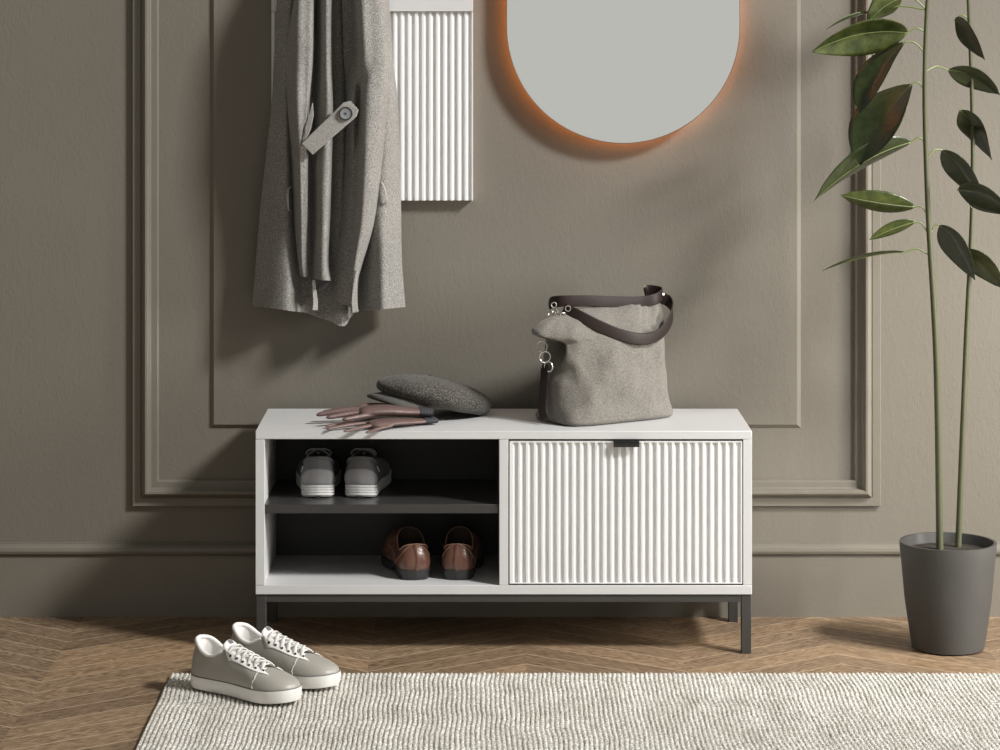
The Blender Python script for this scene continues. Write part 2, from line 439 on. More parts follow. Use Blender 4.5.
# ------------------------------------------------------------------ coat
def drape(rows, back, nu=5, nv=8, seed=0, amp=0.0012, y_off=-0.036):
    """a hanging fold of cloth: every row is [(px, py, depth)...] from left to right; closed behind"""
    cols = [catmull(r_, nu) for r_ in rows]
    n_ = len(cols[0]); grid = []
    lines = [catmull([c[j] for c in cols], nv) for j in range(n_)]
    rings = []
    for i in range(len(lines[0])):
        front = []
        for j in range(n_):
            px, py, dp = lines[j][i]
            p = W(px, py, y_off - dp)
            nz = noise.noise(Vector((p.x*22 + seed, p.z*9, seed)))
            p.y -= nz * amp * 3
            front.append(p)
        bk = []
        for j in range(n_ - 2, 0, -1):
            p = front[j].copy(); t = j / (n_ - 1)
            edge = lerp(front[0].y, front[-1].y, t)
            p.y = max(p.y + 0.006, min(edge + 0.004, y_off + 0.002) if back is None else min(y_off - back, max(p.y + 0.006, edge)))
            bk.append(p)
        rings.append(front + bk)
    return MB().loft(rings, True, True)
def R_(py, pts): return [(x, py, d) for x, d in pts]
coat = thing('coat', 'grey wool coat with a buttoned strap hanging in folds from the white rack', 'coat', (hookx, -0.06, 0.77))
body = [
 R_(-108, [(322,.03),(325,.04),(328,.045),(331,.05),(334,.05),(337,.05),(340,.05),(343,.05),(346,.045),(349,.045),(352,.04),(355,.03)]),
 R_(-88, [(306,.02),(311,.045),(316,.05),(321,.045),(326,.04),(332,.045),(340,.05),(346,.045),(352,.045),(358,.05),(364,.045),(370,.02)]),
 R_(-50, [(285,.01),(292,.05),(300,.07),(309,.05),(316,.03),(328,.04),(340,.045),(350,.04),(362,.06),(372,.08),(380,.06),(385,.01)]),
 R_(0, [(277,.01),(284,.035),(291,.055),(298,.03),(312,.01),(325,.02),(338,.03),(348,.015),(360,.02),(375,.06),(383,.06),(388.5,.01)]),
 R_(60, [(274,.01),(281,.04),(288,.055),(295,.03),(310,.01),(325,.02),(339,.03),(349,.015),(362,.02),(380,.06),(387,.06),(393,.01)]),
 R_(110, [(271,.01),(279,.045),(286,.065),(293,.03),(310,.01),(325,.02),(340,.035),(350,.015),(364,.02),(380,.065),(390,.065),(398.5,.01)]),
 R_(200, [(261,.01),(274,.055),(287,.075),(294,.03),(308,.01),(325,.02),(341,.04),(350,.015),(362,.02),(377,.075),(388,.07),(401,.01)]),
 R_(260, [(256,.01),(273,.065),(288,.082),(297,.045),(305,.02),(322,.03),(341,.055),(352,.02),(360,.015),(379,.085),(389,.07),(402,.01)]),
 [(252,306,.01),(270,308,.07),(288,310.5,.088),(298,312,.06),(304,312.5,.035),(322,318,.055),(343,326.5,.06),(351,317,.035),(360,312,.015),(380,309.5,.09),(390,308.5,.075),(405.5,307,.01)],
]
drape(body, None, 5, 8, 1).build('coat_body', 'coat_wool', coat, smooth=60)
slA = [
 R_(-78, [(308,.03),(311,.06),(314,.07),(318,.07),(322,.065),(326,.07),(331,.06),(335,.03)]),
 R_(-40, [(299,.05),(304,.10),(309,.11),(314,.105),(318,.06),(325,.10),(331,.10),(335,.05)]),
 R_(0, [(293.5,.05),(297,.120),(306,.125),(313,.115),(315.6,.04),(324,.115),(330,.11),(333,.045)]),
 R_(60, [(285,.045),(295,.128),(305,.13),(312,.12),(315,.04),(324,.12),(330,.115),(333,.045)]),
 R_(110, [(286,.045),(296,.132),(304,.125),(308,.115),(313,.05),(324,.12),(331,.115),(334,.045)]),
 R_(160, [(291,.045),(298,.115),(303,.12),(307,.11),(312,.055),(320,.12),(330,.12),(333,.045)]),
 R_(220, [(294,.055),(300,.11),(304,.11),(308,.10),(312,.055),(320,.125),(328,.12),(331,.05)]),
 R_(262, [(298,.065),(301,.10),(304,.10),(308,.09),(311,.065),(319,.12),(326,.12),(329,.065)]),
 [(300,276,.07),(303,277,.095),(306,277,.095),(309,277,.09),(312,278,.08),(320,280,.125),(328,280.5,.125),(331.5,281,.08)],
]
drape(slA, 0.035, 5, 8, 5, 0.001).build('sleeve', 'coat_wool', coat, smooth=60)
slC = [
 R_(-78, [(336,.03),(340,.06),(344,.07),(350,.075),(355,.07),(359,.06),(363,.03)]),
 R_(-40, [(340,.05),(348,.07),(356,.11),(366,.13),(374,.12),(380,.09),(384,.04)]),
 R_(0, [(342,.045),(352,.06),(359.5,.145),(370,.145),(381,.132),(386,.09),(388.8,.035)]),
 R_(60, [(344,.045),(354,.07),(362,.145),(372,.147),(384,.137),(390,.10),(393,.04)]),
 R_(100, [(346,.045),(354,.112),(358,.078),(365,.147),(380,.137),(386,.10),(389,.04)]),
 R_(160, [(345,.045),(352,.075),(357,.085),(363.5,.148),(375,.137),(381,.10),(384,.04)]),
 R_(220, [(340,.045),(348,.075),(354,.09),(360,.14),(367,.135),(373,.10),(375.5,.05)]),
 R_(262, [(335,.055),(343,.075),(349,.09),(354,.13),(358,.125),(361,.10),(363,.06)]),
 R_(283, [(333,.06),(338,.085),(343,.10),(350,.115),(354,.12),(357,.09),(358,.06)]),
 [(334,300,.06),(338,303,.085),(344,305,.10),(350,304,.11),(354,307,.11),(357,311,.09),(358,312,.06)],
]
drape(slC, 0.035, 5, 8, 9, 0.001).build('sleeve', 'coat_wool', coat, smooth=60)
# lining showing at the cuffs, and the back vent's facing
MB().loft([[W(*p) for p in r_] for r_ in (
    [(311,279,-.135),(330,280,-.135),(330,279,-.10),(311,279,-.10)],
    [(313,285,-.130),(328,286,-.128),(327,286,-.105),(314,285,-.105)],
    [(317,290,-.125),(322,291,-.122),(322,291,-.110),(317,290,-.110)])]).build('cuff_lining', 'runner_dark', coat, smooth=60)
MB().ribbon(catmull([W(313.5,280,-.135), W(314.5,292,-.135), W(315.5,302,-.135), W(315,310,-.135)], 5), Vector((1, 0.35, 0)), [0.008+0.007*min(1, k/15) for k in range(16)], 0.002).build('cuff_facing', 'coat_trim', coat)
MB().ribbon(catmull([W(357,270,-.165), W(355,285,-.163), W(354,300,-.158), W(355.5,312,-.150)], 5), Vector((1, 0.35, 0)), [0.004+0.013*min(1, k/15) for k in range(16)], 0.002).build('cuff_facing', 'coat_trim', coat)
MB().ribbon([W(342.5,318,-.125), W(342.2,326,-.125)], Vector((1, 0.4, 0)), 0.005, 0.002).build('vent_facing', 'coat_trim', coat)
# half-belt strap with its button
sp = [W(307.4,149,-.175), W(318,139,-.178), W(330,128,-.181), W(342,117,-.184), W(350,109.5,-.186), W(354.6,105.5,-.187)]
wd = (W(303.6,142,-.175) - W(311.2,156,-.175)).normalized()
ax = (sp[-1] - sp[0]).normalized()
MB().ribbon(sp, wd, [0.040, 0.042, 0.044, 0.046, 0.048, 0.030], 0.004).build('strap', 'coat_trim', coat, bevel=0.0008)
MB().ribbon([W(305.5,141,-.171), W(308,128,-.165), W(311.5,115,-.158), W(312.5,103,-.150)], [Vector((1,-.2,.35))]*4, [0.004, 0.016, 0.012, 0.002], 0.003).build('strap', 'coat_trim', coat)
bc = W(345.8, 113.5, -.188)
bt = MB().disc(bc, (0, -1, 0), [(0.0165, 0), (0.0172, 0.002), (0.0172, 0.0026)], 32, 0).torus(bc + Vector((0, -0.0032, 0)), (0, -1, 0), 0.0152, 0.0020, 32, 0)
bt.disc(bc, (0, -1, 0), [(0.0142, 0.0020), (0.0140, 0.0038), (0.0120, 0.0036), (0.0090, 0.0032)], 32, 1)
bt.tube([bc+Vector((-.003,-.0045,.002)), bc+Vector((.003,-.0045,-.002))], 0.0009, 6, mi=0).tube([bc+Vector((-.001,-.0045,-.003)), bc+Vector((.001,-.0045,.003))], 0.0009, 6, mi=0)
bt.build('button', ['button_rim', 'button_horn'], coat)
MB().ribbon(catmull([W(291,187,-.105), W(288,190,-.125), W(287.5,200,-.128), W(288.5,209,-.125), W(291,211,-.105)], 5), Vector((1, -.6, 0)), 0.006, 0.002).build('belt_loop', 'coat_trim', coat)
MB().ribbon(catmull([W(379,182,-.10), W(382,183,-.125), W(385,190,-.128), W(386.5,202,-.125), W(380,206,-.105)], 5), Vector((1, .8, .1)), 0.006, 0.002).build('belt_loop', 'coat_trim', coat)
MB().torus((hookx, RY-0.035, 1.8832), (0, 1, 0), 0.016, 0.0018).build('hanging_loop', 'coat_trim', coat)

# ------------------------------------------------------------------ wall mirror
MYF, MYB = -0.040, -0.034
mx0, mx1 = W(506.5, 0, MYF).x, W(740, 0, MYF).x; mr = (mx1 - mx0) / 2; mcx = (mx0 + mx1) / 2
mzc = W(0, 143.5, MYF).z + mr; mzt = mzc + 0.55
def stadium(r, y, n=48):
    pts = []
    for k in range(n + 1): a = pi + pi * k / n; pts.append((mcx + r*cos(a), y, mzc + r*sin(a)))
    for k in range(n + 1): a = pi * k / n; pts.append((mcx + r*cos(a), y, mzt + r*sin(a)))
    return pts
mir = thing('wall_mirror', 'pill-shaped frameless mirror with amber light glowing behind its edge', 'mirror', (mcx, FY, mzc - mr))
MB().loft([stadium(mr-0.0012, MYF), stadium(mr-0.0012, MYB)]).build('glass', 'mirror', mir, smooth=30)
fr_ = MB(); fr_.loft([stadium(mr-0.0012, MYF+0.0003), stadium(mr, MYF-0.0002), stadium(mr, MYB-0.001), stadium(mr-0.004, MYB+0.001)], True, False)
fr_.build('rim', 'mirror_edge', mir, smooth=30)
MB().loft([stadium(mr-0.030, MYB), stadium(mr-0.030, FY)]).build('backing', 'mirror_edge', mir, smooth=30)
MB().loft([stadium(mr-0.0285, -0.018), stadium(mr-0.016, -0.018), stadium(mr-0.016, -0.006), stadium(mr-0.0285, -0.006), stadium(mr-0.0285, -0.018)], True, False).build('light_strip', 'led', mir, smooth=30)

# ------------------------------------------------------------------ rug
RX0, RX1, RYB, RYF = -0.727, 1.37, 6.160 - D0, -2.02
def rug():
    rib = 0.0108; per = 6; nx = int((RX1 - RX0) / rib) * per; ny = 190
    vs = []; fs = []
    for j in range(ny + 1):
        t = (j / ny) ** 1.35
        y = RYB + (RYF - RYB) * t
        for i in range(nx + 1):
            x = RX0 + i * rib / per
            wob = 0.0055 * noise.noise(Vector((x*3.1, y*7.5, 0))) + 0.0016 * noise.noise(Vector((x*30, y*26, 3)))
            ph = (x - RX0) / rib
            edge = min((x - RX0), (RX1 - x), (RYB - y), (y - RYF))
            env = min(1.0, edge / 0.006)
            frc = ph - math.floor(ph)
            b_ = (max(0.0, sin(pi * frc))) ** 0.6
            hz = 0.0056 + 0.0046 * b_ + 0.0022 * noise.noise(Vector((x*140, y*120, 7)))
            ex = 0.0025 * noise.noise(Vector((x*50, y*50, 9))) if edge < 0.001 else 0
            vs.append((x + wob * env + ex, y + (ex if edge < 0.001 else 0), 0.0015 + hz * math.sqrt(max(0.0, env))))
    w_ = nx + 1
    for j in range(ny):
        for i in range(nx):
            a = j*w_+i; fs.append((a, a+w_, a+w_+1, a+1))
    mb = MB(); mb.add(vs, fs)
    mb.box(RX0+0.001, RX1-0.001, RYF+0.001, RYB-0.001, 0.0003, 0.0022)
    o = mb.build('rug', 'rug', None, smooth=180)
    o['label'] = 'cream ribbed wool rug on the wooden floor'; o['category'] = 'rug'
    return o
rug()
RUGZ = 0.0136

# ------------------------------------------------------------------ shoes
def shoe_geo(P):
    """outline, opening and the surface between them; local frame: heel at x=0, toe at x=L, z up"""
    L, N = P['L'], 72
    A = []; B = []; PH = []
    for k in range(N):
        ph = 2*pi*k/N; side = 1 if ph < pi else -1
        s = 0.5 - 0.5*cos(ph)
        tab = P['wo'] if side > 0 else P['wi']
        y = side * sinterp(tab, s) * P['Wd']
        z = P['sole'] + interp(P['spring'], s)
        A.append(Vector((s*L, y, z)))
        xs = lerp(P['ob'], P['of'], s)
        yb = side * sinterp(P['wb'], s) * P['Wb'] + P.get('cy', 0)
        B.append(Vector((xs*L, yb, sinterp(P['rim'], xs)))); PH.append((ph, s, side))
    return A, B, PH
def shoe_pt(P, A, B, s, k):
    tau = s ** P.get('tp', 3)
    hz = B.z - A.z
    out = Vector((0, 1 if A.y > 0 else -1, 0)) * P.get('bulge', 0.003) * (1 - tau)
    P1 = A + Vector((0, 0, lerp(0.42*hz, P['toeh'], tau))) + out + Vector((-P.get('hb', 0.004)*max(0, 1-s*12) , 0, 0))
    d = Vector((A.x - B.x, A.y - B.y, 0))
    P2 = B + d * lerp(0.35, 0.62, tau) + Vector((0, 0, lerp(-0.28*hz, P.get('vamp', -0.006), tau)))
    u = 1 - k
    return A*(u**3) + P1*(3*u*u*k) + P2*(3*u*k*k) + B*(k**3)

def mir(mb, flip):
    if flip:
        mb.v = [(x, -y, z) for x, y, z in mb.v]; mb.f = [tuple(reversed(f)) for f in mb.f]
    return mb

def build_shoe(root, P, flip, K=16):
    A, B, PH = shoe_geo(P); N = len(A)
    up = MB(); rows = []
    for k in range(K + 1):
        rows.append([shoe_pt(P, A[j], B[j], PH[j][1], k / K) for j in range(N)])
    up.loft(rows, True, False, 0)
    cen = sum(B, Vector()) / N
    inner = []
    for kk, (dn, inn) in enumerate(((0, 0), (-0.001, 0.0025), (0.012, 0.004), (0.035, 0.002), (0.055, 0.0))):
        ring = []
        for j in range(N):
            b = B[j]; d = Vector((cen.x - b.x, -b.y, 0)); d = d.normalized() if d.length > 1e-6 else d
            z = max(b.z - dn, P['sole'] + 0.004)
            if kk == 0: z = b.z
            ring.append(Vector((b.x, b.y, 0)) + d*inn + Vector((0, 0, z)))
        inner.append(ring)
    inner.append([Vector((b.x, b.y*0.5, P['sole']+0.003)) for b in B])
    inner.append([Vector((b.x, 0, P['sole']+0.003)) for b in B])
    up.loft(inner, True, False, 1)
    mir(up, flip).build('upper', [P['mat'], P['lining']], root, local=True, smooth=75)
    return A, B, PH

def sole_mesh(P, zs, offs, mi=0, smin=0, smax=1):
    """stack of outlines: zs heights, offs outward offsets"""
    N = 72; rings = []
    for z, o in zip(zs, offs):
        ring = []
        for k in range(N):
            ph = 2*pi*k/N; side = 1 if ph < pi else -1; s = 0.5 - 0.5*cos(ph)
            ss = min(max(s, smin), smax)
            w = sinterp(P['wo'] if side > 0 else P['wi'], ss) * P['Wd']
            y = side * w * (1 + o / P['Wd'])
            x = ss*P['L'] + o*(2*s-1)
            sp_ = interp(P['spring'], ss) * (1.0)
            ring.append((x, y, z + sp_))
        rings.append(ring)
    return MB().loft(rings, True, True, mi)

WO = [(0,0),(0.012,0.36),(0.04,0.56),(0.10,0.70),(0.22,0.74),(0.40,0.76),(0.58,0.90),(0.72,1.0),(0.84,0.95),(0.93,0.72),(0.98,0.40),(1,0)]
WI = [(0,0),(0.012,0.36),(0.04,0.56),(0.10,0.68),(0.22,0.68),(0.40,0.66),(0.58,0.80),(0.72,0.96),(0.84,0.93),(0.93,0.70),(0.98,0.38),(1,0)]
WB = [(0,0),(0.02,0.42),(0.07,0.74),(0.16,0.97),(0.30,1.0),(0.44,0.80),(0.58,0.52),(0.75,0.42),(0.90,0.36),(0.98,0.24),(1,0)]
SNK = dict(L=0.300, Wd=0.051, Wb=0.031, wo=WO, wi=WI, wb=WB, ob=0.030, of=0.70, sole=0.027, spring=[(0,0.001),(0.1,0),(0.6,0),(0.8,0.002),(1,0.008)],
           rim=[(0.03,0.112),(0.08,0.106),(0.17,0.088),(0.25,0.084),(0.33,0.096),(0.40,0.097),(0.55,0.080),(0.70,0.066)],
           toeh=0.019, vamp=-0.006, mat='sneaker_leather', lining='sneaker_white', tp=2.2)

def side_pt(P, A, B, PH, xs, side, k, lift=0.0015):
    """point on the upper near the opening edge at length fraction xs"""
    best = min((j for j in range(len(B)) if PH[j][2] == side), key=lambda j: abs(B[j].x - xs*P['L']))
    j2 = best + (1 if (B[(best+1) % len(B)].x - xs*P['L']) * (B[best].x - xs*P['L']) < 0 else -1)
    j2 %= len(B)
    d = B[j2].x - B[best].x
    t = 0 if abs(d) < 1e-6 else max(0, min(1, (xs*P['L'] - B[best].x) / d))
    p = shoe_pt(P, A[best], B[best], PH[best][1], k).lerp(shoe_pt(P, A[j2], B[j2], PH[j2][1], k), t)
    p.z += lift * 0.8; p.y += side * lift * 0.6
    return p

def make_sneaker(loc, rz, label, flip):
    P = SNK; r = thing('sneaker', label, 'shoe', loc, rz, 'grey and white sneakers on the rug')
    A, B, PH = build_shoe(r, P, flip)
    mir(sole_mesh(P, (0.0, 0.0015, 0.010, 0.022, 0.0285, 0.0292), (-0.0045, -0.0005, 0.0018, 0.0024, 0.0020, -0.004)), flip).build('sole', 'sneaker_sole', r, local=True, smooth=50)
    # welt line between sole and upper
    wl = MB(); wl.tube([Vector((a.x + 0.0008*(2*h[1]-1), a.y*1.03, a.z + 0.0028)) for a, h in zip(A, PH)], 0.0008, 6, closed=True)
    mir(wl, flip).build('welt', 'runner_grey', r, local=True)
    # padded white collar
    cp = [b for b, h in zip(B, PH) if b.x < 0.34*P['L']]
    js = [j for j in range(len(B)) if B[j].x < 0.36*P['L']]
    js = sorted(js, key=lambda j: (j if j < 36 else j - 72))
    pts = [B[j] + Vector((0, 0, -0.002)) for j in js]
    rad = [0.0052 if abs(i - len(pts)/2) < len(pts)*0.36 else 0.0036 for i in range(len(pts))]
    mir(MB().tube(pts, rad, 10), flip).build('collar', 'sneaker_white', r, local=True, smooth=80)
    # tongue
    tg = MB(); rings = []
    prof = catmull([(0.69, 0.064, 0.010), (0.60, 0.074, 0.013), (0.50, 0.086, 0.015), (0.42, 0.097, 0.018), (0.37, 0.104, 0.022), (0.345, 0.110, 0.022), (0.325, 0.115, 0.018)], 4)
    for xs, z, hw in prof:
        rings.append([Vector((xs*P['L'] - 0.0*abs(q), q*hw, z - 0.010*q*q)) for q in [i/5 - 1 for i in range(11)]])
    tg.loft(rings, False, False)
    mir(tg, flip).build('tongue', 'sneaker_white', r, local=True, solid=0.005, smooth=80)
    lb = MB().ribbon([Vector((0.362*P['L'], 0, 0.1095)), Vector((0.338*P['L'], 0, 0.1165))], Vector((0, 1, 0)), 0.012, 0.0012)
    mir(lb, flip).build('tongue_label', 'runner_grey', r, local=True)
    # eyelet facings
    for side in (1, -1):
        es = MB(); rows = []
        for i in range(19):
            xs = 0.355 + (0.655 - 0.355) * i / 18
            rows.append([side_pt(P, A, B, PH, xs, side, k, l) for k, l in ((1.0, 0.0022), (0.97, 0.0030), (0.86, 0.0026), (0.68, 0.0018), (0.675, -0.001))])
        es.loft(rows, False, False)
        mir(es, flip).build('eyelet_facing', 'sneaker_white', r, local=True, solid=0.0012, smooth=60)
    eye = [0.385 + 0.052*i for i in range(6)]
    for side in (1, -1):
        for e in eye:
            p = side_pt(P, A, B, PH, e, side, 0.80, 0.0030); nrm = Vector((0.12, side*0.75, 0.65))
            mir(MB().disc(p, nrm, [(0.0032, -0.001), (0.0032, 0.0012), (0.0014, 0.0004)], 14), flip).build('eyelet', 'eyelet_dark', r, local=True)
    lc = MB()
    def lace(p, q, hgt, w=0.0042):
        mid = (p + q) / 2 + Vector((0, 0, hgt))
        a = p.lerp(mid, 0.55) + Vector((0, 0, hgt*0.35)); b = q.lerp(mid, 0.55) + Vector((0, 0, hgt*0.35))
        lc.tube(catmull([p - Vector((0, 0, 0.001)), a, mid, b, q - Vector((0, 0, 0.001))], 4), w, 8, flat=0.42)
    for i in range(5):
        for side in (1, -1):
            p = side_pt(P, A, B, PH, eye[i+1], side, 0.82, 0.004); q = side_pt(P, A, B, PH, eye[i], -side, 0.88, 0.004)
            lace(p, q, 0.0085 + 0.0022*(side > 0))
    lace(side_pt(P, A, B, PH, eye[5]+0.004, 1, 0.88, 0.004), side_pt(P, A, B, PH, eye[5]+0.004, -1, 0.88, 0.004), 0.0065)
    lace(side_pt(P, A, B, PH, eye[0], 1, 0.88, 0.004), side_pt(P, A, B, PH, eye[0]-0.01, -1, 0.9, 0.004), 0.012)
    mir(lc, flip).build('laces', 'lace_cotton', r, local=True, smooth=60)
    # white seam running from the facing down to the sole on both sides
    for side in (1, -1):
        js = [j for j in range(len(A)) if PH[j][2] == side]
        pts = []
        for i in range(11):
            k = 0.78 - 0.76*i/10
            xs = 0.700 + 0.012*i/10
            j = min(js, key=lambda q: abs(shoe_pt(P, A[q], B[q], PH[q][1], k).x - xs*P['L']))
            p = shoe_pt(P, A[j], B[j], PH[j][1], k); pts.append(p + Vector((0, side*0.0007, 0.0007)))
        pts = [Vector(((p.x + pts[max(i-1,0)].x + pts[min(i+1,10)].x)/3, p.y, p.z)) for i, p in enumerate(pts)]
        mir(MB().tube(pts, 0.0009, 6), flip).build('seam', 'sneaker_white', r, local=True)
    return r

def floor_pt(px, py, z=0.0):
    d = FPX * (CAMZ - z) / (py - VY)
    return Vector(((px - VX) * d / FPX, d - D0, z))
# front sneaker: heel centre and toe tip measured on the rug
def place(heel, toe):
    d = toe - heel; return heel, math.atan2(d.y, d.x)
h1 = Vector((-0.652, -0.735, RUGZ)); t1 = Vector((-0.402, -0.922, RUGZ))
l_, a_ = place(h1, t1)
make_sneaker(l_, a_, 'grey sneaker with white laces and sole, nearer the camera, on the rug corner', False)
h2 = Vector((-0.580, -0.614, RUGZ)); t2 = Vector((-0.317, -0.788, RUGZ))
l_, a_ = place(h2, t2)
make_sneaker(l_, a_, 'grey sneaker with white laces, the rear one of its pair, nearest the bench leg', True)

# brown leather slip-on dress shoes
DRS = dict(L=0.262, Wd=0.053, Wb=0.034, wo=WO, wi=WI, wb=[(0,0),(0.02,0.42),(0.07,0.72),(0.18,0.95),(0.35,1.0),(0.6,0.98),(0.8,0.9),(0.92,0.66),(0.98,0.36),(1,0)],
           ob=0.04, of=0.47, sole=0.024, spring=[(0,0),(0.28,0),(0.34,0.002),(0.55,0.0),(0.75,0.001),(1,0.010)],
           rim=[(0.04,0.086),(0.08,0.080),(0.18,0.066),(0.30,0.072),(0.40,0.092),(0.47,0.106)], toeh=0.020, vamp=0.004, mat='brown_leather', lining='shoe_lining', tp=2.5, bulge=0.008, hb=0.010)
def make_dress(loc, rz, label, flip):
    P = DRS; r = thing('dress_shoe', label, 'shoe', loc, rz, 'brown dress shoes in the bench')
    A, B, PH = build_shoe(r, P, flip)
    hl = sole_mesh(P, (0.0, 0.001, 0.0215, 0.0225), (-0.0025, -0.0015, 0.0012, 0.0), smax=0.30)
    mir(hl, flip).build('heel', 'black_rubber', r, local=True, smooth=40)
    N = 72; so = MB()
    rings = []
    for zt, o in ((0, -0.002), (0, 0.0018), (1, 0.0018), (1, -0.002)):
        ring = []
        for k in range(N):
            ph = 2*pi*k/N; side = 1 if ph < pi else -1; s = 0.5 - 0.5*cos(ph)
            w = sinterp(P['wo'] if side > 0 else P['wi'], s) * P['Wd']
            top = P['sole'] + interp(P['spring'], s)
            bot = interp([(0, 0.019), (0.3, 0.019), (0.42, 0.010), (0.55, 0.001), (0.8, 0.0), (1, 0.010)], s)
            if s > 0.45: top = interp([(0.45, P['sole']), (0.6, P['sole']-0.004), (1, P['sole']+0.004)], s)
            ring.append((s*P['L'] + o*(2*s-1), side*w*(1+o/P['Wd']), lerp(bot, top, zt)))
        rings.append(ring)
    so.loft(rings)
    mir(so, flip).build('sole', 'black_rubber', r, local=True, smooth=40)
    # topline piping, heel counter and apron stitching
    mir(MB().tube([b + Vector((0, 0, 0.0005)) for b in B], 0.0012, 8, closed=True), flip).build('topline_piping', 'brown_stitch', r, local=True)
    for side in (1, -1):
        js = [j for j in range(len(A)) if PH[j][2] == side]
        def onsurf(s, k):
            j = min(js, key=lambda q: abs(PH[q][1] - s)); p = shoe_pt(P, A[j], B[j], PH[j][1], k); return p + Vector((0, side*0.0006, 0.0003))
        pts = catmull([onsurf(s, k) for s, k in ((0.012, 0.97), (0.05, 0.80), (0.10, 0.55), (0.17, 0.32), (0.24, 0.18), (0.30, 0.04))], 4)
        mir(MB().tube(pts, 0.0007, 6), flip).build('stitching', 'brown_stitch', r, local=True)
        pts = catmull([onsurf(s, k) for s, k in ((0.30, 0.30), (0.42, 0.50), (0.55, 0.62), (0.68, 0.55))], 4)
        mir(MB().tube(pts, 0.0007, 6), flip).build('stitching', 'brown_stitch', r, local=True)
    hp = [shoe_pt(P, A[0], B[0], 0, k/8) + Vector((-0.0006, 0, 0)) for k in range(9)]
    mir(MB().ribbon(hp, Vector((0, 1, 0)), [0.009]*7+[0.012]*2, 0.0014), flip).build('back_strip', 'brown_leather', r, local=True, smooth=60)
    return r
zb = ZBT + 0.0002
a1 = radians(90 + 11); c1 = floor_pt(416.5, 580.3, zb)
make_dress(c1, a1, 'brown leather dress shoe on the bottom board, left of its pair, toe turned left', False)
a2 = radians(90 - 3); c2 = floor_pt(457.0, 580.3, zb)
make_dress(c2, a2, 'brown leather dress shoe on the bottom board, right of its pair, next to the divider', True)

